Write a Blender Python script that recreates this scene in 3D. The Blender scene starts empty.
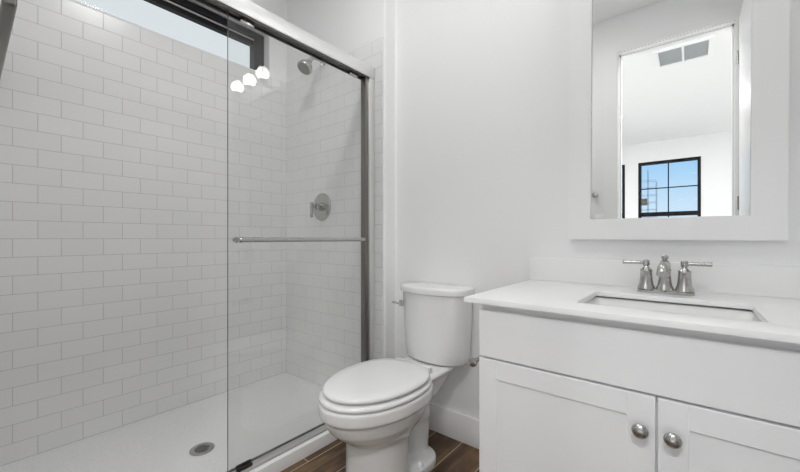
import bpy, bmesh, math, random
from mathutils import Vector, Matrix
random.seed(4)
scn = bpy.context.scene
C = scn.collection
PI = math.pi

# ------------------------------------------------------------------ camera
cam_d = bpy.data.cameras.new('camera')
cam = bpy.data.objects.new('camera', cam_d); C.objects.link(cam)
cam.location = (0.0, 0.0, 0.98)
cam.rotation_euler = (math.radians(90), 0, math.radians(39.2))
cam_d.sensor_width = 36.0
cam_d.lens = 356.0 / 800.0 * 36.0
cam_d.shift_y = 2.5 / 800.0
cam_d.clip_start = 0.01
scn.camera = cam

# ------------------------------------------------------------------ view / world
scn.view_settings.view_transform = 'Standard'
scn.view_settings.look = 'None'
scn.view_settings.exposure = 0.20
scn.view_settings.gamma = 1.0
scn.view_settings.use_curve_mapping = False
scn.cycles.max_bounces = 16
scn.cycles.diffuse_bounces = 10
scn.cycles.glossy_bounces = 8
scn.cycles.transmission_bounces = 8
scn.cycles.transparent_max_bounces = 16
scn.cycles.use_denoising = True
scn.cycles.sample_clamp_indirect = 6.0
scn.cycles.caustics_reflective = False

LAMP_CAN = 6.6         # added bathroom ceiling light, W
LAMP_ROOM = 12.5        # bedroom ceiling lights, most of them added, W
BULB = 12.0             # vanity bulbs, emission strength
SKY = 1.0

w = bpy.data.worlds.new('sky'); scn.world = w
w.use_nodes = True
nt = w.node_tree; nt.nodes.clear()
out = nt.nodes.new('ShaderNodeOutputWorld'); bg = nt.nodes.new('ShaderNodeBackground')
tc = nt.nodes.new('ShaderNodeTexCoord'); sx = nt.nodes.new('ShaderNodeSeparateXYZ')
ramp = nt.nodes.new('ShaderNodeValToRGB')
cr = ramp.color_ramp
cr.elements[0].position = 0.0; cr.elements[0].color = (0.74, 0.85, 0.93, 1)
cr.elements[1].position = 0.6; cr.elements[1].color = (0.20, 0.42, 0.80, 1)
e = cr.elements.new(0.18); e.color = (0.33, 0.60, 0.90, 1)
haze = nt.nodes.new('ShaderNodeMapRange')          # a bright overcast bank towards -X
haze.inputs['From Min'].default_value = -0.2; haze.inputs['From Max'].default_value = -0.45
mx = nt.nodes.new('ShaderNodeMix'); mx.data_type = 'RGBA'
mx.inputs['B'].default_value = (0.64, 0.68, 0.71, 1)
nt.links.new(tc.outputs['Generated'], sx.inputs[0])
nt.links.new(sx.outputs['Z'], ramp.inputs[0])
nt.links.new(sx.outputs['X'], haze.inputs['Value'])
nt.links.new(haze.outputs[0], mx.inputs['Factor'])
nt.links.new(ramp.outputs[0], mx.inputs['A'])
nt.links.new(mx.outputs['Result'], bg.inputs[0])
bg.inputs[1].default_value = SKY
nt.links.new(bg.outputs[0], out.inputs[0])

# ------------------------------------------------------------------ materials
def newmat(name):
    m = bpy.data.materials.new(name); m.use_nodes = True
    return m, m.node_tree, m.node_tree.nodes['Principled BSDF']

def paint(name, col, rough=0.5, spec=0.5, bump=0.0, bscale=200.0, coat=0.0):
    m, t, b = newmat(name)
    b.inputs['Base Color'].default_value = (*col, 1)
    b.inputs['Roughness'].default_value = rough
    b.inputs['Specular IOR Level'].default_value = spec
    b.inputs['Coat Weight'].default_value = coat
    tcn = t.nodes.new('ShaderNodeTexCoord'); n = t.nodes.new('ShaderNodeTexNoise')
    n.inputs['Scale'].default_value = bscale
    n.inputs['Detail'].default_value = 3
    t.links.new(tcn.outputs['Object'], n.inputs['Vector'])
    if bump > 0:
        bp = t.nodes.new('ShaderNodeBump'); bp.inputs['Strength'].default_value = bump
        bp.inputs['Distance'].default_value = 0.002
        t.links.new(n.outputs['Fac'], bp.inputs['Height'])
        t.links.new(bp.outputs[0], b.inputs['Normal'])
    else:
        mr = t.nodes.new('ShaderNodeMapRange')
        mr.inputs['To Min'].default_value = max(0.02, rough - 0.03); mr.inputs['To Max'].default_value = rough + 0.03
        t.links.new(n.outputs['Fac'], mr.inputs['Value'])
        t.links.new(mr.outputs[0], b.inputs['Roughness'])
    return m

def metal(name, col, rough, brushed=False):
    m, t, b = newmat(name)
    b.inputs['Base Color'].default_value = (*col, 1)
    b.inputs['Metallic'].default_value = 1.0
    b.inputs['Roughness'].default_value = rough
    tcn = t.nodes.new('ShaderNodeTexCoord'); n = t.nodes.new('ShaderNodeTexNoise')
    n.inputs['Scale'].default_value = 120.0
    t.links.new(tcn.outputs['Object'], n.inputs['Vector'])
    mr = t.nodes.new('ShaderNodeMapRange')
    mr.inputs['To Min'].default_value = rough * 0.8; mr.inputs['To Max'].default_value = rough * 1.2
    t.links.new(n.outputs['Fac'], mr.inputs['Value'])
    t.links.new(mr.outputs[0], b.inputs['Roughness'])
    return m

def emit(name, col, s):
    m = bpy.data.materials.new(name); m.use_nodes = True
    t = m.node_tree; t.nodes.clear()
    o = t.nodes.new('ShaderNodeOutputMaterial'); e = t.nodes.new('ShaderNodeEmission')
    e.inputs[0].default_value = (*col, 1); e.inputs[1].default_value = s
    t.links.new(e.outputs[0], o.inputs[0])
    return m

def glass(name, tint, f0=0.05):
    """clear architectural pane: light passes straight, surface mirrors by angle"""
    m = bpy.data.materials.new(name); m.use_nodes = True
    t = m.node_tree; t.nodes.clear()
    o = t.nodes.new('ShaderNodeOutputMaterial')
    tr = t.nodes.new('ShaderNodeBsdfTransparent'); tr.inputs[0].default_value = (*tint, 1)
    gl = t.nodes.new('ShaderNodeBsdfGlossy'); gl.inputs['Roughness'].default_value = 0.0
    lw = t.nodes.new('ShaderNodeLayerWeight'); lw.inputs['Blend'].default_value = 0.5
    pw = t.nodes.new('ShaderNodeMath'); pw.operation = 'POWER'; pw.inputs[1].default_value = 5.0
    ma = t.nodes.new('ShaderNodeMath'); ma.operation = 'MULTIPLY_ADD'
    ma.inputs[1].default_value = 1 - f0; ma.inputs[2].default_value = f0
    ms = t.nodes.new('ShaderNodeMixShader')
    t.links.new(lw.outputs['Facing'], pw.inputs[0]); t.links.new(pw.outputs[0], ma.inputs[0])
    t.links.new(ma.outputs[0], ms.inputs[0])
    t.links.new(tr.outputs[0], ms.inputs[1]); t.links.new(gl.outputs[0], ms.inputs[2])
    t.links.new(ms.outputs[0], o.inputs[0])
    return m

def tile(name, axis, phase, top=2.068, row=0.0778, wid=0.150):
    """glazed white running-bond subway tile"""
    m, t, b = newmat(name)
    tcn = t.nodes.new('ShaderNodeTexCoord'); s = t.nodes.new('ShaderNodeSeparateXYZ')
    t.links.new(tcn.outputs['Object'], s.inputs[0])
    au = t.nodes.new('ShaderNodeMath'); au.inputs[1].default_value = -phase + wid * 40
    av = t.nodes.new('ShaderNodeMath'); av.inputs[1].default_value = -top + row * 40
    t.links.new(s.outputs[axis], au.inputs[0]); t.links.new(s.outputs['Z'], av.inputs[0])
    cb = t.nodes.new('ShaderNodeCombineXYZ')
    t.links.new(au.outputs[0], cb.inputs[0]); t.links.new(av.outputs[0], cb.inputs[1])
    br = t.nodes.new('ShaderNodeTexBrick')
    br.offset = 0.5; br.offset_frequency = 2
    br.inputs['Scale'].default_value = 1.0
    br.inputs['Brick Width'].default_value = wid; br.inputs['Row Height'].default_value = row
    br.inputs['Mortar Size'].default_value = 0.0016; br.inputs['Mortar Smooth'].default_value = 0.4
    br.inputs['Color1'].default_value = (0.85, 0.85, 0.845, 1); br.inputs['Color2'].default_value = (0.83, 0.83, 0.825, 1)
    br.inputs['Mortar'].default_value = (0.57, 0.565, 0.555, 1)
    t.links.new(cb.outputs[0], br.inputs['Vector'])
    t.links.new(br.outputs['Color'], b.inputs['Base Color'])
    rr = t.nodes.new('ShaderNodeMapRange')
    rr.inputs['To Min'].default_value = 0.24; rr.inputs['To Max'].default_value = 0.7
    t.links.new(br.outputs['Fac'], rr.inputs['Value']); t.links.new(rr.outputs[0], b.inputs['Roughness'])
    n = t.nodes.new('ShaderNodeTexNoise'); n.inputs['Scale'].default_value = 18.0
    t.links.new(tcn.outputs['Object'], n.inputs['Vector'])
    h = t.nodes.new('ShaderNodeMath'); h.operation = 'MULTIPLY_ADD'
    h.inputs[1].default_value = 0.25
    inv = t.nodes.new('ShaderNodeMath'); inv.operation = 'SUBTRACT'; inv.inputs[0].default_value = 1.0
    t.links.new(br.outputs['Fac'], inv.inputs[1])
    t.links.new(n.outputs['Fac'], h.inputs[0]); t.links.new(inv.outputs[0], h.inputs[2])
    bp = t.nodes.new('ShaderNodeBump'); bp.inputs['Strength'].default_value = 0.35; bp.inputs['Distance'].default_value = 0.0016
    t.links.new(h.outputs[0], bp.inputs['Height']); t.links.new(bp.outputs[0], b.inputs['Normal'])
    return m

def wood_floor(name):
    m, t, b = newmat(name)
    tcn = t.nodes.new('ShaderNodeTexCoord'); s = t.nodes.new('ShaderNodeSeparateXYZ')
    t.links.new(tcn.outputs['Object'], s.inputs[0])
    au = t.nodes.new('ShaderNodeMath'); au.inputs[1].default_value = -0.958 + 0.9 * 20
    av = t.nodes.new('ShaderNodeMath'); av.inputs[1].default_value = 1.30 + 0.15 * 40
    t.links.new(s.outputs['Y'], au.inputs[0]); t.links.new(s.outputs['X'], av.inputs[0])
    cb = t.nodes.new('ShaderNodeCombineXYZ')
    t.links.new(au.outputs[0], cb.inputs[0]); t.links.new(av.outputs[0], cb.inputs[1])
    br = t.nodes.new('ShaderNodeTexBrick'); br.offset = 0.37; br.offset_frequency = 2
    br.inputs['Scale'].default_value = 1.0
    br.inputs['Brick Width'].default_value = 0.9; br.inputs['Row Height'].default_value = 0.15
    br.inputs['Mortar Size'].default_value = 0.0024; br.inputs['Mortar Smooth'].default_value = 0.1
    br.inputs['Color1'].default_value = (0.0, 0, 0, 1); br.inputs['Color2'].default_value = (1, 1, 1, 1)
    br.inputs['Mortar'].default_value = (0.5, 0.5, 0.5, 1)
    t.links.new(cb.outputs[0], br.inputs['Vector'])
    mp = t.nodes.new('ShaderNodeMapping'); mp.inputs['Scale'].default_value = (26, 2.2, 1)
    t.links.new(tcn.outputs['Object'], mp.inputs[0])
    n = t.nodes.new('ShaderNodeTexNoise'); n.inputs['Scale'].default_value = 1.0; n.inputs['Detail'].default_value = 7
    n.inputs['Distortion'].default_value = 0.6
    t.links.new(mp.outputs[0], n.inputs['Vector'])
    n2 = t.nodes.new('ShaderNodeTexNoise'); n2.inputs['Scale'].default_value = 7.0; n2.inputs['Detail'].default_value = 4
    t.links.new(tcn.outputs['Object'], n2.inputs['Vector'])
    ad = t.nodes.new('ShaderNodeMath'); ad.operation = 'MULTIPLY_ADD'; ad.inputs[1].default_value = 0.5
    t.links.new(n2.outputs['Fac'], ad.inputs[0]); t.links.new(n.outputs['Fac'], ad.inputs[2])
    ad2 = t.nodes.new('ShaderNodeMath'); ad2.operation = 'MULTIPLY_ADD'; ad2.inputs[1].default_value = 0.14
    t.links.new(br.outputs['Color'], ad2.inputs[0]); t.links.new(ad.outputs[0], ad2.inputs[2])
    rp = t.nodes.new('ShaderNodeValToRGB')
    rp.color_ramp.elements[0].position = 0.50; rp.color_ramp.elements[0].color = (0.034, 0.019, 0.009, 1)
    rp.color_ramp.elements[1].position = 1.05; rp.color_ramp.elements[1].color = (0.20, 0.118, 0.058, 1)
    e = rp.color_ramp.elements.new(0.78); e.color = (0.082, 0.045, 0.022, 1)
    t.links.new(ad2.outputs[0], rp.inputs[0])
    mx = t.nodes.new('ShaderNodeMix'); mx.data_type = 'RGBA'
    mx.inputs['B'].default_value = (0.50, 0.40, 0.31, 1)
    t.links.new(br.outputs['Fac'], mx.inputs['Factor']); t.links.new(rp.outputs[0], mx.inputs['A'])
    t.links.new(mx.outputs['Result'], b.inputs['Base Color'])
    b.inputs['Roughness'].default_value = 0.42
    bp = t.nodes.new('ShaderNodeBump'); bp.inputs['Strength'].default_value = 0.2; bp.inputs['Distance'].default_value = 0.001
    t.links.new(n.outputs['Fac'], bp.inputs['Height']); t.links.new(bp.outputs[0], b.inputs['Normal'])
    return m

M = {}
M['wall'] = paint('wall_paint', (0.865, 0.868, 0.87), 0.50, 0.35, 0.06, 160)
M['ceil'] = paint('ceiling_paint', (0.88, 0.88, 0.88), 0.8, 0.2, 0.06, 160)
M['trim'] = paint('trim_paint', (0.88, 0.88, 0.88), 0.32, 0.5)
M['cab'] = paint('cabinet_paint', (0.88, 0.885, 0.895), 0.30, 0.5)
M['dark_gap'] = paint('cabinet_shadow_board', (0.35, 0.35, 0.36), 0.6)
M['quartz'] = paint('white_quartz', (0.86, 0.86, 0.855), 0.30, 0.5)
M['porc'] = paint('white_porcelain', (0.81, 0.81, 0.805), 0.08, 0.55)
M['plast'] = paint('white_seat_plastic', (0.81, 0.81, 0.805), 0.16, 0.5)
M['acryl'] = paint('white_acrylic', (0.88, 0.88, 0.875), 0.28, 0.5)
M['nickel'] = metal('brushed_nickel', (0.50, 0.49, 0.475), 0.26)
M['chrome'] = metal('polished_chrome', (0.75, 0.75, 0.75), 0.06)
M['greyalum'] = metal('grey_aluminium', (0.58, 0.575, 0.56), 0.42)
M['gunmetal'] = metal('dark_brushed_metal', (0.24, 0.23, 0.215), 0.35)
M['alum'] = metal('satin_aluminium', (0.86, 0.86, 0.85), 0.45)
M['alumdark'] = metal('dark_metal_and_shade', (0.15, 0.145, 0.135), 0.35)  # metal of the guide; also painted shade under the header
M['mirror'] = metal('silvered_glass', (0.93, 0.94, 0.935), 0.0)
M['mirror'].node_tree.nodes['Principled BSDF'].inputs['Roughness'].default_value = 0.0
for l in list(M['mirror'].node_tree.links):
    if l.to_socket.name == 'Roughness': M['mirror'].node_tree.links.remove(l)
M['glass'] = glass('shower_glass', (0.975, 0.98, 0.975), 0.045)
M['edge'] = paint('green_grey_glass_edge', (0.16, 0.17, 0.16), 0.15)
M['wglass'] = glass('window_glass', (0.98, 0.985, 0.985), 0.004)
M['black'] = paint('black_frame', (0.012, 0.012, 0.013), 0.45, 0.15)
M['slot'] = paint('dark_slot', (0.02, 0.02, 0.02), 0.6)
M['grille'] = paint('grey_filter_grille', (0.42, 0.44, 0.45), 0.6)
M['bulb'] = emit('lit_bulb', (1.0, 0.99, 0.97), BULB)
M['led'] = emit('lit_lens', (1.0, 0.98, 0.95), 6.0)
M['tileL'] = tile('subway_tile_side', 'Y', -0.019, wid=0.1487)
M['tileB'] = tile('subway_tile_end', 'X', -1.817)
M['floor'] = wood_floor('wood_look_plank')
M['reflector'] = paint('pale_reflector', (0.78, 0.775, 0.76), 0.95, 0.1, 0.5, 400)
M['ground'] = paint('pale_dirt', (0.45, 0.38, 0.30), 0.9)
M['steel'] = paint('galvanised_steel', (0.62, 0.66, 0.70), 0.5)
M['lumber'] = paint('raw_lumber', (0.62, 0.40, 0.22), 0.8)

# ------------------------------------------------------------------ mesh helpers
def box(bm, x0, x1, y0, y1, z0, z1, bev=0.0, seg=2):
    vs = [bm.verts.new((x, y, z)) for z in (z0, z1) for y in (y0, y1) for x in (x0, x1)]
    f = [(0, 2, 3, 1), (4, 5, 7, 6), (0, 1, 5, 4), (2, 6, 7, 3), (0, 4, 6, 2), (1, 3, 7, 5)]
    fs = [bm.faces.new([vs[i] for i in q]) for q in f]
    if bev > 0:
        es = {e for q in fs for e in q.edges}
        bmesh.ops.bevel(bm, geom=list(es), offset=bev, segments=seg, affect='EDGES', profile=0.5)

def loft(bm, rings, cap0=True, cap1=True):
    R = [[bm.verts.new(p) for p in r] for r in rings]
    n = len(R[0])
    for a, b in zip(R, R[1:]):
        for i in range(n):
            j = (i + 1) % n
            bm.faces.new((a[i], a[j], b[j], b[i]))
    if cap0: bm.faces.new(R[0][::-1])
    if cap1: bm.faces.new(R[-1])

def frame_of(d):
    d = Vector(d).normalized()
    up = Vector((0, 0, 1)) if abs(d.z) < 0.95 else Vector((1, 0, 0))
    a = d.cross(up).normalized(); b = d.cross(a).normalized()
    return d, a, b

def lathe(bm, org, d, prof, n=32):
    """prof: list of (distance along d, radius)"""
    d, a, b = frame_of(d); o = Vector(org)
    rings = []
    for (h, r) in prof:
        r = max(r, 1e-4)
        rings.append([o + d * h + (a * math.cos(t) + b * math.sin(t)) * r for t in [2 * PI * i / n for i in range(n)]])
    loft(bm, rings)

def tube(bm, pts, rad, n=20):
    pts = [Vector(p) for p in pts]
    if not isinstance(rad, (list, tuple)): rad = [rad] * len(pts)
    rings = []
    prev = None
    for i, p in enumerate(pts):
        d = (pts[min(i + 1, len(pts) - 1)] - pts[max(i - 1, 0)]).normalized()
        if prev is None:
            _, a, b = frame_of(d)
        else:
            a = (prev - d * prev.dot(d)).normalized(); b = d.cross(a).normalized()
        prev = a
        rings.append([p + (a * math.cos(t) + b * math.sin(t)) * rad[i] for t in [2 * PI * k / n for k in range(n)]])
    loft(bm, rings)

def spline(pts, k=6):
    pts = [Vector(p) for p in pts]; P = [pts[0]] + pts + [pts[-1]]; o = []
    for i in range(1, len(P) - 2):
        for s in range(k):
            t = s / k; a, b, c, d = P[i - 1], P[i], P[i + 1], P[i + 2]
            o.append(0.5 * ((2 * b) + (c - a) * t + (2 * a - 5 * b + 4 * c - d) * t * t + (3 * b - a - 3 * c + d) * t ** 3))
    o.append(pts[-1]); return o

def prism(bm, poly, z0, z1):
    loft(bm, [[(x, y, z0) for x, y in poly], [(x, y, z1) for x, y in poly]])

def obj(name, bm, mat, parent=None, smooth=None, loc=None):
    bmesh.ops.recalc_face_normals(bm, faces=bm.faces[:])
    me = bpy.data.meshes.new(name); bm.to_mesh(me); bm.free()
    o = bpy.data.objects.new(name, me); C.objects.link(o)
    me.materials.append(M[mat] if isinstance(mat, str) else mat)
    if parent: o.parent = parent
    if loc: o.location = loc
    if smooth:
        for p in me.polygons: p.use_smooth = True
        me.set_sharp_from_angle(angle=math.radians(smooth))
    return o

def thing(name, label, cat, loc=(0, 0, 0), group=None):
    o = bpy.data.objects.new(name, None); C.objects.link(o); o.location = loc
    o.empty_display_size = 0.1
    tag(o, label, cat, group)
    return o

def tag(o, label, cat, group=None):
    o['label'] = label; o['category'] = cat
    if group: o['group'] = group
    return o

def struct(name, bm, mat, parent=None, smooth=None, label=None, cat=None):
    o = obj(name, bm, mat, parent, smooth)
    if parent is None:
        o['kind'] = 'structure'
        if label: o['label'] = label
        if cat: o['category'] = cat
    return o

def B(*boxes):
    bm = bmesh.new()
    for b in boxes: box(bm, *b)
    return bm

# ------------------------------------------------------------------ key dimensions
YFAR = -5.02
XL = -2.197          # tile face of the long shower wall
YS = 1.43            # tile face of the shower end wall
YW = 1.526           # wall behind toilet and vanity
XT = -1.277          # where the tile stops
XR = 0.42            # right wall
YB = -0.29           # wall with the doorway behind the camera
YN = -0.09           # near end of the shower
ZC = 2.76
TT = 2.068           # tile top

# ------------------------------------------------------------------ structure
struct('floor', B((-2.6, 2.6, -5.2, 1.75, -0.1, 0.0)), 'floor', label='dark brown wood-look plank floor with tan joints', cat='floor')
struct('floor_bedroom', B((-2.6, 2.6, YFAR, -0.35, 0.0002, 0.012)), 'reflector', label='unseen pale floor sheet added in the bedroom to bounce light up', cat='reflector')  # unseen pale floor layer, added to bounce light upward
struct('ceiling', B((-2.6, 2.6, -5.2, 1.75, ZC, ZC + 0.1)), 'ceil', label='flat white ceiling', cat='ceiling')

# long shower wall with the high window opening
WY0, WY1, WZ0, WZ1 = -0.02, 1.307, 2.08, 2.37
xl = XL - 0.008
wl = struct('wall_left', B((xl - 0.18, xl, YN - 0.2, YW + 0.2, 0, WZ0), (xl - 0.18, xl, YN - 0.2, YW + 0.2, WZ1, ZC),
                      (xl - 0.18, xl, YN - 0.2, WY0, WZ0, WZ1), (xl - 0.18, xl, WY1, YW + 0.2, WZ0, WZ1)), 'wall',
            label='long shower wall on the left, tiled below the high window', cat='wall')
o = struct('tile_cladding', B((xl, XL, YN, YS, 0.035, TT)), 'tileL', wl)
o['label'] = 'white subway tile'

# end wall: thicker in the shower, stepping back (rounded corner) behind the toilet
r = 0.014; ys = YS + 0.008
poly = [(XL - 0.19, YW + 0.2), (XL - 0.19, ys), (XT - r, ys)]
for i in range(1, 9):
    a = PI / 2 * i / 8
    poly.append((XT - r + r * math.sin(a), ys + r - r * math.cos(a)))
ri = 0.012
for i in range(0, 9):
    a = PI / 2 * i / 8
    poly.append((XT + ri - ri * math.cos(a), YW - ri + ri * math.sin(a)))
poly += [(XR + 0.15, YW), (XR + 0.15, YW + 0.2)]
bm = bmesh.new(); prism(bm, poly, 0, ZC)
wb = struct('wall_back', bm, 'wall', smooth=40, label='white wall behind toilet and vanity, stepping forward at the shower', cat='wall')
o = struct('tile_cladding', B((XL, XT - 0.012, YS, ys, 0.035, TT)), 'tileB', wb); o['label'] = 'white subway tile'
o = struct('edge_strip', B((XT - 0.012, XT - 0.006, YS - 0.001, ys, 0.0, TT + 0.003)), 'trim', wb)

# near shower wall / doorway wall behind the camera
DX0, DX1, DZ = -0.456, 0.247, 2.47
ynear = YN - 0.008
wf = struct('wall_front', B((XL - 0.19, XT, YB - 0.12, ynear, 0, ZC), (XT, DX0, YB - 0.12, YB, 0, ZC),
                       (DX1, XR + 0.15, YB - 0.12, YB, 0, ZC), (DX0, DX1, YB - 0.12, YB, DZ, ZC)), 'wall',
            label='white wall with the doorway to the bedroom', cat='wall')
o = struct('tile_cladding', B((XL, XT - 0.012, ynear, YN, 0.035, TT)), 'tileB', wf); o['label'] = 'white subway tile'
struct('wall_right', B((XR, XR + 0.15, YB - 0.12, YW, 0, ZC)), 'wall', label='white wall at the right end of the vanity', cat='wall')

# bedroom beyond the doorway
YF = -5.02
W1 = (-0.761, 0.142); W2 = (-1.86, -0.975); FZ0, FZ1 = 0.75, 2.40
struct('wall_far', B((-2.6, W2[0], YF - 0.16, YF, 0, ZC), (W2[1], W1[0], YF - 0.16, YF, 0, ZC), (W1[1], 2.6, YF - 0.16, YF, 0, ZC),
                (W2[0], W2[1], YF - 0.16, YF, 0, FZ0), (W1[0], W1[1], YF - 0.16, YF, 0, FZ0), (W2[0], W2[1], YF - 0.16, YF, FZ1, ZC), (W1[0], W1[1], YF - 0.16, YF, FZ1, ZC)), 'wall',
       label='white bedroom wall with black framed windows', cat='wall')
struct('wall_bedroom_left', B((-2.7, -2.6, YF - 0.16, YB - 0.12, 0, ZC)), 'wall', label='white side wall of the bedroom', cat='wall')
struct('wall_bedroom_right', B((2.6, 2.7, YF - 0.16, YB - 0.12, 0, ZC)), 'wall', label='white side wall of the bedroom', cat='wall')
struct('wall_bedroom_near', B((XR + 0.15, 2.6, YB - 0.12, YB, 0, ZC)), 'wall', label='white bedroom wall beside the doorway', cat='wall')

def bed_window(name, x0, x1, lab):
    f = 0.045; y0, y1 = YF - 0.10, YF + 0.004; zm = 1.41
    win = struct(name, B((x0, x0 + f, y0, y1, FZ0, FZ1), (x1 - f, x1, y0, y1, FZ0, FZ1), (x0 + f, x1 - f, y0, y1, FZ1 - f, FZ1),
                         (x0 + f, x1 - f, y0, y1, FZ0, FZ0 + f)), 'black', label=lab, cat='window')
    xm = (x0 + x1) / 2; zc = (zm + 0.05 + FZ1 - f) / 2
    struct('meeting_rail', B((x0 + f, x1 - f, y0 + 0.01, y1 - 0.004, zm - 0.02, zm + 0.055)), 'black', win)
    struct('muntin', B((xm - 0.009, xm + 0.009, y0 + 0.03, y0 + 0.05, FZ0 + f, FZ1 - f), (x0 + f, x1 - f, y0 + 0.028, y0 + 0.048, zc - 0.009, zc + 0.009)), 'black', win)
    struct('pane', B((x0 + f, x1 - f, y0 + 0.037, y0 + 0.043, FZ0 + f, FZ1 - f)), 'wglass', win)
bed_window('window_2', *W1, 'black framed bedroom window with four upper panes')
bed_window('window_3', *W2, 'second black framed bedroom window, mostly hidden by the casing')

# high shower window
f = 0.07; fx0, fx1 = xl - 0.13, xl - 0.068
win = struct('window_1', B((fx0, fx1, WY0, WY0 + f, WZ0, WZ1), (fx0, fx1, WY1 - f, WY1, WZ0, WZ1), (fx0, fx1, WY0 + f, WY1 - f, WZ1 - 0.012, WZ1),
                           (fx0, fx1, WY0 + f, WY1 - f, WZ0, WZ0 + 0.028)), 'black', label='wide black framed window high in the shower', cat='window')
struct('sash', B((fx0 + 0.01, fx1 + 0.012, WY0 + f, WY1 - f, WZ1 - 0.045, WZ1 - 0.012), (fx0 + 0.012, fx1 - 0.014, WY0 + f, WY1 - f, WZ1 - 0.085, WZ1 - 0.045)), 'black', win)
struct('bead_glint', B((fx1 - 0.014, fx1 - 0.006, WY0 + f, WY1 - f, WZ1 - 0.056, WZ1 - 0.047)), 'alum', win)  # bright metal stands in for the glint on the glazing stop
struct('pane', B((fx0 + 0.02, fx0 + 0.026, WY0 + f, WY1 - f, WZ0 + 0.028, WZ1 - 0.085)), 'wglass', win)

# baseboards, door casing, door
def baseboard(name, x0, x1, y0, y1, lab):
    bm = bmesh.new(); box(bm, x0, x1, y0, y1, 0, 0.134, 0.004, 2)
    struct(name, bm, 'trim', smooth=40, label=lab, cat='baseboard')
baseboard('baseboard_back', XT + 0.001, -0.47, YW - 0.015, YW, 'white baseboard behind the toilet')
baseboard('baseboard_front', XT + 0.02, DX0 - 0.09, YB, YB + 0.015, 'white baseboard beside the doorway')
def casing(name, ya, yb, lab):
    bm = B((DX0 - 0.088, DX0 + 0.004, ya, yb, 0, DZ + 0.088), (DX1 - 0.004, DX1 + 0.088, ya, yb, 0, DZ + 0.088), (DX0 + 0.004, DX1 - 0.004, ya, yb, DZ - 0.004, DZ + 0.088))
    struct(name, bm, 'trim', label=lab, cat='door casing')
casing('trim_1', YB, YB + 0.016, 'white casing round the doorway, bathroom side')
casing('trim_2', YB - 0.136, YB - 0.12, 'white casing round the doorway, bedroom side')
struct('trim_3', B((DX0, DX0 + 0.012, YB - 0.12, YB, 0, DZ), (DX1 - 0.012, DX1, YB - 0.12, YB, 0, DZ), (DX0 + 0.012, DX1 - 0.012, YB - 0.12, YB, DZ - 0.012, DZ),
                   (DX0 + 0.012, DX0 + 0.024, YB - 0.08, YB - 0.045, 0, DZ - 0.012), (DX1 - 0.024, DX1 - 0.012, YB - 0.08, YB - 0.045, 0, DZ - 0.012), (DX0 + 0.012, DX1 - 0.012, YB - 0.08, YB - 0.045, DZ - 0.024, DZ - 0.012)), 'trim', label='white door jamb with stop', cat='door jamb')
bm = bmesh.new(); box(bm, DX1 + 0.006, DX1 + 0.041, YB + 0.022, YB + 0.66, 0.012, DZ - 0.02, 0.002, 1)
dr = struct('door_1', bm, 'trim', label='white bathroom door standing open', cat='door')
bm = bmesh.new()
lathe(bm, (DX1 + 0.006, YB + 0.60, 0.93), (-1, 0, 0), [(0, 0.03), (0.008, 0.03), (0.012, 0.012), (0.04, 0.011), (0.045, 0.014)], 24)
tube(bm, [(DX1 - 0.034, YB + 0.60, 0.93), (DX1 - 0.036, YB + 0.55, 0.93), (DX1 - 0.034, YB + 0.49, 0.93)], [0.010, 0.009, 0.007], 14)
struct('door_handle', bm, 'nickel', dr, 40)
for z in (0.25, 1.22, 2.2):
    bm = bmesh.new(); lathe(bm, (DX1 + 0.0, YB + 0.0195, z - 0.045), (0, 0, 1), [(0, 0.004), (0.09, 0.004)], 12)
    struct('hinge', bm, 'nickel', dr, 40)

# outside
struct('ground', B((-60, 60, -90, -5.5, -0.35, -0.25)), 'ground', label='pale bare ground outside the bedroom', cat='ground')

# ------------------------------------------------------------------ shower base
def rrect(x0, x1, y0, y1, r, z, n=6):
    o = []
    for cx, cy, a0 in ((x1 - r, y1 - r, 0), (x0 + r, y1 - r, PI / 2), (x0 + r, y0 + r, PI), (x1 - r, y0 + r, 1.5 * PI)):
        for i in range(n + 1):
            a = a0 + PI / 2 * i / n
            o.append((cx + r * math.cos(a), cy + r * math.sin(a), z))
    return o
base = thing('shower_pan', 'low white shower pan with a round drain and front curb', 'shower base', (-1.766, 0.67, 0))
X0, X1, Y0, Y1 = XL - base.location.x, -1.335 - base.location.x, YN - 0.67, YS - 0.67
bm = bmesh.new()
ct, wt = 0.055, 0.042       # curb and wall-ledge heights
rings = [rrect(X0, X1, Y0, Y1, 0.004, 0.0), rrect(X0, X1, Y0, Y1, 0.004, ct - 0.004), rrect(X0 + .001, X1 - 0.0008, Y0 + .001, Y1 - .001, 0.004, ct - 0.001),
         rrect(X0 + .002, X1 - 0.003, Y0 + .002, Y1 - .002, 0.004, ct),
         rrect(X0 + .012, X1 - 0.070, Y0 + .012, Y1 - .012, 0.02, ct), rrect(X0 + .016, X1 - 0.078, Y0 + .016, Y1 - .016, 0.03, ct - 0.004),
         rrect(X0 + .030, X1 - 0.10, Y0 + .03, Y1 - .03, 0.05, 0.038), rrect(X0 + .06, X1 - 0.14, Y0 + .06, Y1 - .06, 0.08, 0.034),
         rrect(-0.005, 0.115, -0.05, 0.07, 0.055, 0.030)]
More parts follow.
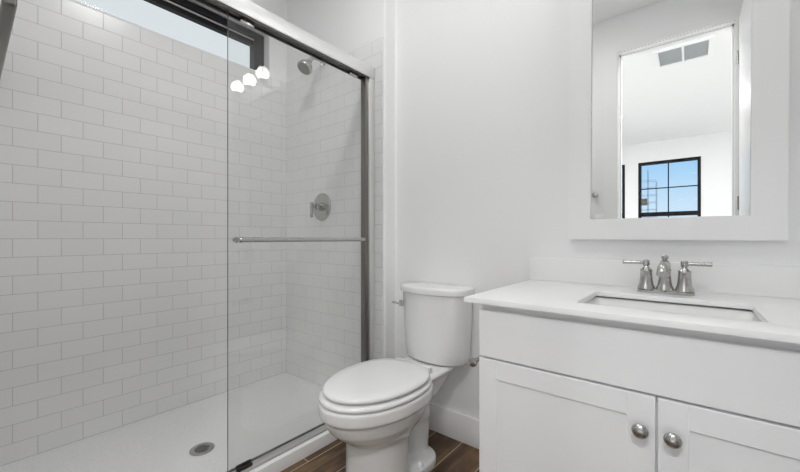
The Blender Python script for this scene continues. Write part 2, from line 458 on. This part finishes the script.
# wall-side ledge sits lower than the curb
out_r = []
for k, rg in enumerate(rings):
    out_r.append([(x, y, (z if x > X1 - 0.09 or k < 1 else min(z, wt))) for x, y, z in rg])
loft(bm, out_r)
obj('tray', bm, 'acryl', base, 35)
dc = Vector((-1.704 - base.location.x, 0.679 - 0.67, 0.0305))
bm = bmesh.new(); lathe(bm, dc, (0, 0, 1), [(0, 0.050), (0.004, 0.050), (0.0055, 0.047), (0.0055, 0.036), (0.0045, 0.034)], 40)
dn = obj('drain', bm, 'nickel', base, 40)
bm = bmesh.new()
for i in range(-3, 4):
    for j in range(-3, 4):
        x, y = i * 0.0088, j * 0.0088
        if math.hypot(x, y) < 0.030: box(bm, dc.x + x - 0.0034, dc.x + x + 0.0034, dc.y + y - 0.0021, dc.y + y + 0.0021, dc.z + 0.0044, dc.z + 0.0052)
obj('drain_hole', bm, 'slot', dn)

# ------------------------------------------------------------------ shower door
sd = thing('shower_door', 'sliding glass shower door with brushed metal header and towel bar', 'shower door', (-1.36, 0.67, 0.055))
ox, oy, oz = sd.location
def L(x0, x1, y0, y1, z0, z1): return (x0 - ox, x1 - ox, y0 - oy, y1 - oy, z0 - oz, z1 - oz)
ZH0, ZH1 = 1.85, 1.919
def hb(*a, bev=0.003):
    bm = bmesh.new(); box(bm, *L(*a), bev); return bm
bm = hb(-1.395, -1.345, YN, YS, ZH0 + 0.004, ZH1, bev=0.006)
hd = obj('header_rail', bm, 'alum', sd, 40)
bm = bmesh.new()
box(bm, *L(-1.393, -1.387, YN, YS, ZH0 - 0.006, ZH0 + 0.004)); box(bm, *L(-1.352, -1.347, YN, YS, ZH0 - 0.003, ZH0 + 0.004))
box(bm, *L(-1.393, -1.347, YN, YS, ZH0 + 0.002, ZH0 + 0.0042))
obj('shaded_header_channel', bm, 'alumdark', hd)  # channel coloured dark in place of shade under the header
bm = bmesh.new()
prof = [(-1.399, 0.0553), (-1.399, 0.0745), (-1.3945, 0.0745), (-1.3925, 0.0690), (-1.3870, 0.0690), (-1.3840, 0.0730), (-1.3795, 0.0725), (-1.358, 0.0625), (-1.357, 0.0553)]
loft(bm, [[(x - ox, y - oy, z - oz) for x, z in prof] for y in (YN + 0.0005, YS - 0.0005)])
obj('bottom_track', bm, 'greyalum', sd, 20)
bm = bmesh.new(); box(bm, *L(-1.3920, -1.3875, YN + 0.001, YS - 0.001, 0.0692, 0.0722)); obj('track_gasket', bm, 'slot', sd)
for ya, yb in ((YS - 0.040, YS - 0.0005), (YN + 0.0005, YN + 0.024)):
    bm = hb(-1.394, -1.346, ya, yb, 0.076, ZH0 + 0.004, bev=0.002)
    jb = obj('wall_jamb', bm, 'alum', sd, 40)
ydk = YS - 0.040
bm = bmesh.new(); box(bm, *L(-1.390, -1.352, ydk - 0.025, ydk - 0.0002, 0.080, ZH0), 0.004)
obj('door_stile', bm, 'gunmetal', sd, 40)  # dark metal colour stands in for jamb shadow and dark reflections
def panel(xc, ya, yb, name='glass_panel'):
    bm = bmesh.new(); box(bm, *L(xc - 0.003, xc + 0.003, ya, yb, 0.080, ZH0 + 0.001), 0.0008, 1)
    p = obj(name, bm, 'glass', sd)
    for yy in (ya + 0.075, yb - 0.075):
        bm = bmesh.new(); box(bm, *L(xc - 0.006, xc + 0.006, yy - 0.028, yy + 0.028, ZH0 - 0.018, ZH0 + 0.001), 0.002)
        obj('hanger', bm, 'nickel', p, 40)
    return p
yin = YS - 0.050
pA = panel(-1.372, 0.640, yin - 0.010)
bm = bmesh.new(); box(bm, *L(-1.3745, -1.3695, 0.6385, 0.6398, 0.080, ZH0)); obj('polished_edge', bm, 'edge', pA)
bm = bmesh.new(); zb = 0.975; xb = -1.318; ya, yb = 0.668, 1.312
lathe(bm, (xb - ox, ya - 0.012 - oy, zb - oz), (0, 1, 0), [(0, 0.004), (0.001, 0.0085), (0.004, 0.0105), (0.012, 0.0105), (0.014, 0.0095), (yb - ya + 0.010, 0.0095), (yb - ya + 0.012, 0.0105), (yb - ya + 0.020, 0.0105), (yb - ya + 0.024, 0.006)], 24)
for yy in (ya + 0.0, yb):
    lathe(bm, (xb - ox, yy - oy, zb - oz), (-1, 0, 0), [(0, 0.007), (0.046, 0.007), (0.0465, 0.012), (0.0505, 0.012)], 20)
obj('towel_bar', bm, 'nickel', pA, 40)
bm = bmesh.new()
box(bm, *L(-1.384, -1.377, 0.675, 0.735, 0.0705, 0.087), 0.001); box(bm, *L(-1.3668, -1.3650, 0.675, 0.735, 0.0670, 0.082)); box(bm, *L(-1.384, -1.3650, 0.675, 0.735, 0.0700, 0.0755))
obj('floor_guide', bm, 'alumdark', sd)

# ------------------------------------------------------------------ shower valve, shower head, bar
sv = thing('shower_valve', 'round brushed nickel shower valve plate with lever on the tiled end wall', 'shower valve', (-1.80, YS, 1.179))
bm = bmesh.new(); lathe(bm, (0, 0, 0), (0, -1, 0), [(0, 0.086), (0.004, 0.086), (0.009, 0.080), (0.011, 0.06), (0.012, 0.030)], 48); obj('escutcheon', bm, 'nickel', sv, 30)
bm = bmesh.new(); lathe(bm, (0, -0.011, 0), (0, -1, 0), [(0, 0.026), (0.018, 0.024), (0.020, 0.017), (0.026, 0.016), (0.028, 0.021), (0.045, 0.020), (0.047, 0.011), (0.062, 0.010)], 28); obj('valve_stem', bm, 'nickel', sv, 30)
bm = bmesh.new(); tube(bm, [(0, -0.080, 0.022), (0, -0.080, 0), (0, -0.081, -0.035), (0, -0.082, -0.066), (0, -0.082, -0.070)], [0.009, 0.010, 0.009, 0.0085, 0.006], 18)
obj('lever', bm, 'nickel', sv, 40)

sh = thing('showerhead', 'brushed nickel shower head on a bent arm, high on the tiled end wall', 'shower head', (-1.79, YS, 2.09))
bm = bmesh.new(); lathe(bm, (0, 0, 0), (0, -1, 0), [(0, 0.030), (0.003, 0.030), (0.010, 0.022), (0.013, 0.012)], 32); obj('flange', bm, 'chrome', sh, 30)
ap = spline([(0, -0.005, 0), (0, -0.035, 0.004), (0, -0.068, -0.001), (0, -0.088, -0.013), (0, -0.100, -0.028)], 6)
bm = bmesh.new(); tube(bm, ap, 0.0105, 18); obj('arm', bm, 'nickel', sh, 40)
hd_ = Vector((0, -0.55, -0.83)).normalized()
bm = bmesh.new(); lathe(bm, Vector((0, -0.096, -0.022)), hd_, [(0, 0.013), (0.012, 0.017), (0.020, 0.015), (0.030, 0.020), (0.050, 0.036), (0.068, 0.045), (0.080, 0.047), (0.086, 0.045), (0.087, 0.040)], 36)
hh = obj('spray_head', bm, 'nickel', sh, 35)
bm = bmesh.new(); lathe(bm, Vector((0, -0.096, -0.022)) + hd_ * 0.0868, hd_, [(0, 0.039), (0.002, 0.038)], 36); obj('nozzle_face', bm, 'gunmetal', hh, 30)

gb = thing('grab_bar', 'dark brushed metal bar high at the left edge, near the camera', 'bar', (XL, YN, 1.62))
bm = bmesh.new(); box(bm, 0.002, 0.798, 0.155, 0.182, -0.02, 0.02, 0.008, 3); obj('rail', bm, 'gunmetal', gb, 40)
for x in (0.06, 0.68):
    bm = bmesh.new(); lathe(bm, (x, 0.0, 0), (0, 1, 0), [(0, 0.03), (0.006, 0.03), (0.010, 0.011), (0.16, 0.011)], 24); obj('post', bm, 'nickel', gb, 40)

# ------------------------------------------------------------------ toilet
tl = thing('toilet', 'white two-piece toilet with closed lid', 'toilet', (-0.965, YW, 0))
def egg(yf, yb, hw, z, n=48, wide=0.56, nb=2.5, nf=2.0):
    yc = yf + (yb - yf) * wide; o = []
    for i in range(n):
        a = 2 * PI * i / n; c, s = math.cos(a), math.sin(a)
        if s <= 0: e, b = nf, yc - yf
        else: e, b = nb, yb - yc
        o.append((hw * math.copysign(abs(c) ** (2 / e), c), yc + b * math.copysign(abs(s) ** (2 / e), s), z))
    return o
bm = bmesh.new()
sec = [(-0.622, -0.37, 0.128, 0.0), (-0.622, -0.37, 0.127, 0.012), (-0.616, -0.375, 0.121, 0.05), (-0.614, -0.375, 0.119, 0.13), (-0.615, -0.37, 0.119, 0.19),
       (-0.620, -0.36, 0.121, 0.215), (-0.642, -0.34, 0.131, 0.235), (-0.678, -0.315, 0.147, 0.260), (-0.704, -0.29, 0.160, 0.285), (-0.720, -0.27, 0.169, 0.315), (-0.724, -0.265, 0.172, 0.333),
       (-0.737, -0.255, 0.184, 0.339), (-0.740, -0.25, 0.186, 0.346), (-0.740, -0.25, 0.186, 0.380), (-0.736, -0.252, 0.182, 0.387)]
loft(bm, [egg(a, b, c, d) for a, b, c, d in sec])
# trapway: rises behind the pedestal, bends over and drops to the foot
tp = spline([(0, -0.44, 0.10), (0, -0.40, 0.19), (0, -0.345, 0.265), (0, -0.28, 0.275), (0, -0.235, 0.22), (0, -0.225, 0.13), (0, -0.24, 0.0)], 5)
tube(bm, tp, [0.078] * 8 + [0.076] * 8 + [0.064] * 7 + [0.058] * (len(tp) - 23), 28)
# deck that carries the tank
rings = []
for z, hw, ya, yb_ in ((0.27, 0.070, -0.33, -0.13), (0.31, 0.085, -0.36, -0.10), (0.355, 0.105, -0.40, -0.075), (0.385, 0.125, -0.42, -0.06), (0.396, 0.122, -0.40, -0.062)):
    rings.append(rrect(-hw, hw, ya, yb_, 0.045, z, 6))
loft(bm, rings)
# foot flange
rings = [rrect(-0.116, 0.116, -0.47, -0.175, 0.090, 0.0, 8), rrect(-0.116, 0.116, -0.47, -0.175, 0.090, 0.028, 8), rrect(-0.108, 0.108, -0.46, -0.183, 0.085, 0.036, 8)]
loft(bm, rings)
bo = obj('bowl', bm, 'porc', tl)
mr = bo.modifiers.new('blend', 'REMESH'); mr.mode = 'VOXEL'; mr.voxel_size = 0.005; mr.use_smooth_shade = True
ms = bo.modifiers.new('soften', 'SMOOTH'); ms.factor = 0.5; ms.iterations = 6
for s in (-1, 1):
    bm = bmesh.new(); lathe(bm, (s * 0.094, -0.325, 0.031), (0, 0, 1), [(0, 0.014), (0.012, 0.0135), (0.018, 0.010), (0.021, 0.004)], 20); obj('bolt_cap', bm, 'plast', tl, 50)
# seat and lid
bm = bmesh.new(); loft(bm, [egg(-0.734, -0.262, 0.180, 0.390), egg(-0.737, -0.260, 0.183, 0.393), egg(-0.737, -0.260, 0.183, 0.402), egg(-0.730, -0.264, 0.176, 0.407)]); obj('seat', bm, 'plast', tl, 60)
bm = bmesh.new()
loft(bm, [egg(-0.714, -0.270, 0.166, 0.4150), egg(-0.722, -0.264, 0.173, 0.4175), egg(-0.724, -0.262, 0.175, 0.423), egg(-0.721, -0.264, 0.172, 0.429), egg(-0.712, -0.270, 0.164, 0.4325), egg(-0.66, -0.31, 0.125, 0.4355), egg(-0.55, -0.42, 0.04, 0.4370)])
li = obj('seat_lid', bm, 'plast', tl, 60)
for s in (-1, 1):
    bm = bmesh.new(); box(bm, s * 0.075 - 0.022, s * 0.075 + 0.022, -0.262, -0.236, 0.396, 0.425, 0.006, 3); obj('seat_hinge', bm, 'plast', tl, 50)
# tank
def tanksec(hw, yf, yb, z, bow=0.022, n=14, r=0.032):
    """back edge straight, front bowed"""
    pts = []
    b = rrect(-hw, hw, yf, yb, r, z, 6)
    for x, y, zz in b:
        t = max(0.0, 1 - (x / hw) ** 2)
        fy = (yb - y) / (yb - yf)
        pts.append((x, y - bow * t * fy, zz))
    # extra points along the front for a true curve
    o = []
    for i, p in enumerate(pts):
        o.append(p)
        q = pts[(i + 1) % len(pts)]
        if abs(p[0] - q[0]) > hw * 0.8:
            for k in range(1, n):
                x = p[0] + (q[0] - p[0]) * k / n
                y0 = (yf if (p[1] + q[1]) / 2 < (yf + yb) / 2 else yb)
                t = max(0.0, 1 - (x / hw) ** 2); fy = (yb - y0) / (yb - yf)
                o.append((x, y0 - bow * t * fy, z))
    return o
bm = bmesh.new()
T = dict(bow=0.056, r=0.034)
loft(bm, [tanksec(0.142, -0.112, -0.030, 0.399, bow=0.045), tanksec(0.154, -0.119, -0.024, 0.403, bow=0.050), tanksec(0.160, -0.123, -0.021, 0.412, **T), tanksec(0.164, -0.126, -0.019, 0.45, **T), tanksec(0.169, -0.130, -0.018, 0.55, **T), tanksec(0.175, -0.135, -0.016, 0.720, **T)])
obj('tank', bm, 'porc', tl, 40, (0.012, 0, 0))
bm = bmesh.new()
loft(bm, [tanksec(0.178, -0.138, -0.013, 0.7205, **T), tanksec(0.183, -0.144, -0.011, 0.724, **T), tanksec(0.184, -0.145, -0.010, 0.744, **T), tanksec(0.181, -0.142, -0.012, 0.751, **T), tanksec(0.170, -0.132, -0.02, 0.755, **T), tanksec(0.10, -0.09, -0.05, 0.757, bow=0.03, r=0.01)])
obj('tank_lid', bm, 'porc', tl, 50, (0.012, 0, 0))
bm = bmesh.new(); box(bm, -0.146, -0.122, -0.165, -0.135, 0.648, 0.678, 0.003, 2)
tube(bm, [(-0.134, -0.164, 0.663), (-0.134, -0.176, 0.663)], 0.007, 14)
tube(bm, [(-0.128, -0.175, 0.663), (-0.150, -0.174, 0.664), (-0.176, -0.171, 0.664), (-0.184, -0.169, 0.664)], [0.006, 0.0055, 0.007, 0.004], 14)
obj('flush_lever', bm, 'chrome', tl, 40, (-0.002, -0.006, 0))

# ------------------------------------------------------------------ vanity
VX0, VX1 = -0.488, 0.404
VF = 0.97        # face of doors
va = thing('vanity_cabinet', 'white shaker vanity cabinet with two doors under the sink', 'cabinet', (-0.058, 1.25, 0))
vx, vy, vz = va.location
def V(x0, x1, y0, y1, z0, z1): return (x0 - vx, x1 - vx, y0 - vy, y1 - vy, z0 - vz, z1 - vz)
VXR = 0.368
bm = bmesh.new()
for q in ((VX0, VX0 + 0.016, VF + 0.020, YW - 0.018, 0.10, 0.7905), (VXR - 0.016, VXR, VF + 0.020, YW - 0.018, 0.10, 0.7905), (VX0 + 0.016, VXR - 0.016, YW - 0.030, YW - 0.018, 0.10, 0.7905),
          (VX0 + 0.016, VXR - 0.016, VF + 0.020, YW - 0.030, 0.10, 0.116), (VX0 + 0.016, VXR - 0.016, VF + 0.020, VF + 0.038, 0.61, 0.7905), (VX0 + 0.016, VXR - 0.016, VF + 0.020, VF + 0.038, 0.116, 0.15),
          (-0.078, -0.038, VF + 0.020, VF + 0.038, 0.15, 0.61)):
    box(bm, *V(*q))
obj('body', bm, 'cab', va)
bm = bmesh.new(); box(bm, *V(VX0 + 0.02, VXR - 0.02, VF + 0.08, YW - 0.05, 0, 0.0995)); obj('toe_kick', bm, 'cab', va)
bm = bmesh.new(); box(bm, *V(VX0 + 0.001, VXR - 0.001, VF, VF + 0.0195, 0.633, 0.770), 0.0015, 2); obj('drawer_front', bm, 'cab', va)
def shaker(x0, x1, z0, z1):
    bm = bmesh.new(); s = 0.054
    a = V(x0, x1, VF, VF + 0.0195, z0, z1)
    for q in ((x0, x0 + s, z0, z1), (x1 - s, x1, z0, z1)): box(bm, *V(q[0], q[1], VF, VF + 0.0195, q[2], q[3]), 0.001, 1)
    for q in ((x0 + s, x1 - s, z0, z0 + s), (x0 + s, x1 - s, z1 - s, z1)): box(bm, *V(q[0], q[1], VF, VF + 0.0195, q[2], q[3]), 0.001, 1)
    box(bm, *V(x0 + s - 0.004, x1 - s + 0.004, VF + 0.0045, VF + 0.0145, z0 + s - 0.004, z1 - s + 0.004))
    return obj('door', bm, 'cab', va)
ZD0, ZD1 = 0.105, 0.627
for x0, x1, kx in ((VX0 + 0.001, -0.0600, -0.087), (-0.0560, VXR - 0.001, -0.029)):
    d = shaker(x0, x1, ZD0, ZD1)
    bm = bmesh.new(); lathe(bm, (kx - vx, VF - vy, 0.551), (0, -1, 0), [(0, 0.008), (0.003, 0.0075), (0.010, 0.006), (0.013, 0.008), (0.016, 0.0155), (0.019, 0.0165), (0.023, 0.015), (0.026, 0.010), (0.0275, 0.003)], 32)
    obj('knob', bm, 'nickel', d, 50)

ct_ = thing('countertop', 'white quartz vanity top with sink cutout and low backsplash', 'countertop', (-0.058, 1.25, 0.788))
cx, cy, cz = ct_.location
SX0, SX1, SY0, SY1 = -0.241, 0.126, 1.055, 1.322
bm = bmesh.new()
outer = [(-0.525, 0.948), (0.415, 0.948), (0.415, YW - 0.001), (-0.525, YW - 0.001)]
inner = [(SX0, SY0), (SX1, SY0), (SX1, SY1), (SX0, SY1)]
zt, zb_ = 0.806, 0.791
def ring4(p, z): return [bm.verts.new((x - cx, y - cy, z - cz)) for x, y in p]
ot, ob_, it, ib = ring4(outer, zt), ring4(outer, zb_), ring4(inner, zt), ring4(inner, zb_)
corner = []
for i in range(4):
    j = (i + 1) % 4
    bm.faces.new((ot[i], ot[j], it[j], it[i])); bm.faces.new((ob_[i], ib[i], ib[j], ob_[j]))
    bm.faces.new((ot[i], ob_[i], ob_[j], ot[j])); bm.faces.new((it[i], it[j], ib[j], ib[i]))
bm.edges.ensure_lookup_table()
vert = [e for e in bm.edges if abs(e.verts[0].co.z - e.verts[1].co.z) > 0.01 and e.verts[0] in it + ib]
bmesh.ops.bevel(bm, geom=vert, offset=0.014, segments=5, affect='EDGES', profile=0.5)
top = [e for e in bm.edges if e.verts[0].co.z > 0.017 and e.verts[1].co.z > 0.017 and len(e.link_faces) == 2 and e.calc_face_angle(0) > 1.0]
bmesh.ops.bevel(bm, geom=top, offset=0.0025, segments=2, affect='EDGES', profile=0.5)
obj('slab', bm, 'quartz', ct_, 40)
bm = bmesh.new(); box(bm, -0.525 - cx, 0.415 - cx, YW - 0.016 - cy, YW - 0.001 - cy, zt + 0.0002 - cz, 0.899 - cz, 0.0015, 2); obj('backsplash', bm, 'quartz', ct_, 40)

sk = thing('sink', 'white rectangular undermount sink with sloping glossy sides', 'sink', ((SX0 + SX1) / 2, (SY0 + SY1) / 2, 0.65))
hx, hy = (SX1 - SX0) / 2, (SY1 - SY0) / 2
bm = bmesh.new()
rg = [rrect(-hx - 0.02, hx + 0.02, -hy - 0.02, hy + 0.02, 0.03, 0.1355, 6), rrect(-hx - 0.010, hx + 0.010, -hy - 0.010, hy + 0.010, 0.024, 0.1355, 6),
      rrect(-hx - 0.004, hx + 0.004, -hy - 0.004, hy + 0.004, 0.026, 0.131, 6),
      rrect(-hx + 0.022, hx - 0.022, -hy + 0.012, hy - 0.012, 0.035, 0.07, 6), rrect(-hx + 0.040, hx - 0.040, -hy + 0.025, hy - 0.025, 0.045, 0.030, 6),
      rrect(-hx + 0.075, hx - 0.075, -hy + 0.055, hy - 0.055, 0.05, 0.012, 6), rrect(-0.022, 0.022, -0.022, 0.022, 0.021, 0.006, 6)]
loft(bm, rg, False, False)
rg2 = [rrect(-hx - 0.02, hx + 0.02, -hy - 0.02, hy + 0.02, 0.03, 0.1355, 6), rrect(-hx + 0.0, hx - 0.0, -hy, hy, 0.04, 0.06, 6),
       rrect(-hx + 0.03, hx - 0.03, -hy + 0.02, hy - 0.02, 0.05, 0.015, 6), rrect(-hx + 0.08, hx - 0.08, -hy + 0.06, hy - 0.06, 0.05, -0.002, 6), rrect(-0.022, 0.022, -0.022, 0.022, 0.021, -0.004, 6)]
loft(bm, rg2, False, False)
bmesh.ops.remove_doubles(bm, verts=bm.verts[:], dist=0.0002)
obj('basin', bm, 'porc', sk, 50)
bm = bmesh.new(); lathe(bm, (0, 0, -0.02), (0, 0, 1), [(0, 0.018), (0.024, 0.0215), (0.028, 0.0225), (0.030, 0.018), (0.032, 0.004)], 28); obj('drain', bm, 'nickel', sk, 40)

# faucet
fa = thing('faucet', 'brushed nickel two-handle faucet behind the sink', 'faucet', (-0.063, 1.415, 0.806))
bm = bmesh.new(); loft(bm, [rrect(-0.074, 0.074, -0.028, 0.026, 0.025, 0.0002, 8), rrect(-0.074, 0.074, -0.028, 0.026, 0.025, 0.007, 8), rrect(-0.067, 0.067, -0.020, 0.020, 0.019, 0.012, 8)])
obj('base_plate', bm, 'nickel', fa, 40)
for s in (-1, 1):
    bm = bmesh.new(); lathe(bm, (s * 0.049, 0, 0.010), (0, 0, 1), [(0, 0.0250), (0.005, 0.0240), (0.016, 0.0200), (0.034, 0.0172), (0.058, 0.0160), (0.060, 0.0172), (0.063, 0.0165), (0.066, 0.0120), (0.071, 0.0075), (0.075, 0.0068), (0.077, 0.0098), (0.092, 0.0098), (0.094, 0.0080), (0.095, 0.002)], 32)
    hb_ = obj('handle_body', bm, 'nickel', fa, 40)
    bm = bmesh.new(); z = 0.0955
    tube(bm, [(s * 0.054, 0, z), (s * 0.064, 0, z), (s * 0.065, 0, z), (s * 0.068, 0, z), (s * 0.069, 0, z), (s * 0.095, -0.002, z), (s * 0.110, -0.003, z), (s * 0.112, -0.003, z), (s * 0.114, -0.003, z)], [0.005, 0.005, 0.0068, 0.0068, 0.0055, 0.0062, 0.0068, 0.0072, 0.006], 18)
    obj('lever', bm, 'nickel', hb_, 40)
bm = bmesh.new(); lathe(bm, (0, 0, 0.010), (0, 0, 1), [(0, 0.0245), (0.005, 0.0235), (0.016, 0.0195), (0.034, 0.0165), (0.060, 0.0150), (0.062, 0.0165), (0.066, 0.0165), (0.068, 0.0150), (0.085, 0.0145), (0.090, 0.010)], 32)
sb = obj('spout_body', bm, 'nickel', fa, 40)
sp = spline([(0, 0.0, 0.084), (0, -0.030, 0.091), (0, -0.060, 0.089), (0, -0.085, 0.080), (0, -0.096, 0.066)], 6)
bm = bmesh.new(); tube(bm, sp, [0.0135 if i < 12 else 0.0135 + 0.0040 * (i - 12) / (len(sp) - 13) for i in range(len(sp))], 24); obj('spout', bm, 'nickel', sb, 40)
bm = bmesh.new(); lathe(bm, (0, 0.0, 0.096), (0, 0, 1), [(0, 0.0125), (0.006, 0.0115), (0.009, 0.007), (0.012, 0.0065), (0.014, 0.0095), (0.022, 0.0095), (0.025, 0.006)], 20); obj('lift_knob', bm, 'nickel', sb, 40)

# framed mirror, hung a touch out of level
mi = thing('mirror', 'wall mirror in a wide flat white frame above the sink', 'mirror', (-0.077, YW, 0.9755))
mi.rotation_euler = (0, math.radians(0.35), 0)
hwf, zt_, zb0, fw_, th = 0.295, 1.06, 0.0, 0.078, 0.026
bm = bmesh.new()
box(bm, -hwf, -hwf + fw_, -th, -0.001, zb0, zt_); box(bm, hwf - fw_, hwf, -th, -0.001, zb0, zt_)
box(bm, -hwf + fw_, hwf - fw_, -th, -0.001, zb0, zb0 + fw_ - 0.002); box(bm, -hwf + fw_, hwf - fw_, -th, -0.001, zt_ - fw_, zt_)
obj('mirror_frame', bm, 'trim', mi)
bm = bmesh.new(); box(bm, -hwf + fw_ - 0.006, hwf - fw_ + 0.006, -th + 0.010, -th + 0.014, zb0 + fw_ - 0.008, zt_ - fw_ + 0.006); obj('mirror_glass', bm, 'mirror', mi)

# toilet paper holder on the cabinet side
tpH = thing('toilet_paper_holder', 'empty brushed nickel toilet paper bar on the left side of the vanity', 'toilet paper holder', (VX0, 1.17, 0.574))
bm = bmesh.new(); lathe(bm, (0.003, 0, 0), (-1, 0, 0), [(0, 0.024), (0.007, 0.024), (0.009, 0.018), (0.012, 0.009), (0.060, 0.008)], 24); obj('post', bm, 'nickel', tpH, 40)
bm = bmesh.new(); lathe(bm, (-0.064, 0.010, 0), (0, -1, 0), [(0, 0.008), (0.118, 0.0075), (0.120, 0.0135), (0.124, 0.0150), (0.130, 0.0140), (0.132, 0.009)], 24); obj('bar', bm, 'nickel', tpH, 40)

# vanity light
vl = thing('vanity_light', 'three-globe vanity light mounted on the wall above the mirror', 'wall light', (-0.07, YW, 2.16))
bm = bmesh.new(); box(bm, -0.27, 0.27, -0.022, -0.0005, -0.05, 0.01, 0.004, 2); obj('backplate', bm, 'alum', vl, 40)
for x in (-0.192, 0.0, 0.192):
    bm = bmesh.new(); tube(bm, spline([(x, -0.02, -0.02), (x, -0.07, -0.03), (x, -0.105, -0.018), (x, -0.111, 0.005)], 5), 0.007, 14)
    ar = obj('arm', bm, 'nickel', vl, 40)
    bm = bmesh.new(); lathe(bm, (x, -0.111, 0.0), (0, 0, 1), [(0, 0.012), (0.002, 0.028), (0.012, 0.030), (0.014, 0.020)], 24); obj('cup', bm, 'alum', ar, 40)
    bm = bmesh.new(); bmesh.ops.create_uvsphere(bm, u_segments=28, v_segments=18, radius=0.047, matrix=Matrix.Translation((x, -0.111, 0.058))); obj('globe', bm, 'bulb', ar, 60)

# ------------------------------------------------------------------ ceiling lights: one seen in the mirror, the others added
def can_light(x, y, watts, label, group=None, k=1.0):
    t = thing('recessed_light', label, 'ceiling light', (x, y, ZC), group)
    bm = bmesh.new(); lathe(bm, (0, 0, 0), (0, 0, -1), [(0, 0.085 * k), (0.004, 0.085 * k), (0.008, 0.074 * k), (0.006, 0.066 * k)], 40); obj('trim_ring', bm, 'trim', t, 40)
    bm = bmesh.new(); lathe(bm, (0, 0, -0.005), (0, 0, -1), [(0, 0.066 * k), (0.002, 0.064 * k)], 40); obj('lens', bm, 'led', t, 40)
    ld = bpy.data.lights.new('can_lamp', 'AREA'); ld.shape = 'DISK'; ld.size = 0.12 * k; ld.energy = watts; ld.color = (1.0, 1.0, 1.0)
    lo = bpy.data.objects.new('lamp', ld); C.objects.link(lo); lo.parent = t; lo.location = (0, 0, -0.012)
can_light(-0.95, 0.62, LAMP_CAN, 'large round ceiling light added out of view over the bathroom floor', k=2.6)  # unseen lamp added to light the bathroom, wide for softer shadows
for x, y, lab in ((-0.83, -3.03, 'recessed bedroom ceiling light just past the left door casing in the mirror'), (1.3, -3.03, 'unseen added bedroom ceiling light, right of the vent'),
                  (-1.7, -1.3, 'unseen added bedroom ceiling light, left of the vent'), (1.0, -1.25, 'unseen added bedroom ceiling light near the doorway')):
    can_light(x, y, LAMP_ROOM, lab, 'bedroom recessed lights')  # all but the first are unseen, added to light the bedroom

can_light(0.10, -0.78, LAMP_ROOM * 1.8, 'large unseen light added just outside the doorway to brighten the cabinet', k=2.6)  # added lamp hidden above the door head, brightens the cabinet front
# ------------------------------------------------------------------ seen in the mirror
VS = 1.12
vt = thing('return_air_vent', 'white return air vent with two grey grilles on the bedroom ceiling', 'vent', (-0.055, -1.335, ZC))
bm = bmesh.new()
for q in ((-0.2, 0.2, 0.175, 0.215), (-0.2, 0.2, -0.215, -0.175), (-0.2, -0.165, -0.175, 0.175), (0.165, 0.2, -0.175, 0.175), (-0.008, 0.008, -0.175, 0.175)):
    box(bm, q[0] * VS, q[1] * VS, q[2], q[3], -0.016, -0.0005)
obj('frame', bm, 'trim', vt)
for x0, x1 in ((-0.164 * VS, -0.009 * VS), (0.009 * VS, 0.164 * VS)):
    bm = bmesh.new(); box(bm, x0, x1, -0.174, 0.174, -0.006, -0.001)
    for i in range(14):
        y = -0.165 + i * 0.0252
        box(bm, x0, x1, y, y + 0.006, -0.011, -0.006)
    obj('grille', bm, 'grille', vt)

hk = thing('robe_hook', 'small dark metal robe hook left of the doorway, seen in the mirror', 'hook', (-0.612, YB, 1.34))
bm = bmesh.new(); lathe(bm, (0, 0, 0), (0, 1, 0), [(0, 0.022), (0.006, 0.022), (0.009, 0.010), (0.030, 0.009), (0.033, 0.017), (0.044, 0.016), (0.047, 0.008)], 24); obj('peg', bm, 'nickel', hk, 40)
sw = thing('light_switch', 'white wall switch plate left of the doorway, seen in the mirror', 'light switch', (-0.578, YB, 1.125))
bm = bmesh.new(); box(bm, -0.036, 0.036, 0.0005, 0.006, -0.058, 0.058, 0.002, 2); obj('plate', bm, 'trim', sw, 40)
bm = bmesh.new(); box(bm, -0.017, 0.017, 0.006, 0.010, -0.034, 0.034, 0.002, 2); obj('rocker', bm, 'trim', sw, 40)

# scaffold outside the bedroom window
sc = thing('scaffold_tower', 'steel scaffold tower with lumber outside the bedroom window', 'scaffold', (-3.0, -34.5, -0.25))
bm = bmesh.new()
for x in (-0.55, 0.15, 0.75):
    for y in (-0.5, 0.5): tube(bm, [(x, y, 0), (x, y, 6.7 + (0.5 if x == 0.15 else (-0.6 if x > 0.5 else 0)))], 0.02, 8)
obj('upright', bm, 'steel', sc)
bm = bmesh.new()
for k in range(1, 11):
    z = k * 0.62
    for y in (-0.5, 0.5): tube(bm, [(-0.55, y, z), (0.75, y, z)], 0.015, 8)
    tube(bm, [(-0.55, -0.5, z), (-0.55, 0.5, z)], 0.015, 8); tube(bm, [(0.15, -0.5, z), (0.15, 0.5, z)], 0.015, 8)
obj('rung', bm, 'steel', sc)
for z in (1.9, 4.15):
    bm = bmesh.new()
    for k in range(5): box(bm, -0.75 + 0.05 * (k % 2), 0.12, -0.45 + 0.05 * k, 0.45, z + k * 0.11, z + 0.08 + k * 0.11)
    obj('lumber', bm, 'lumber', sc)
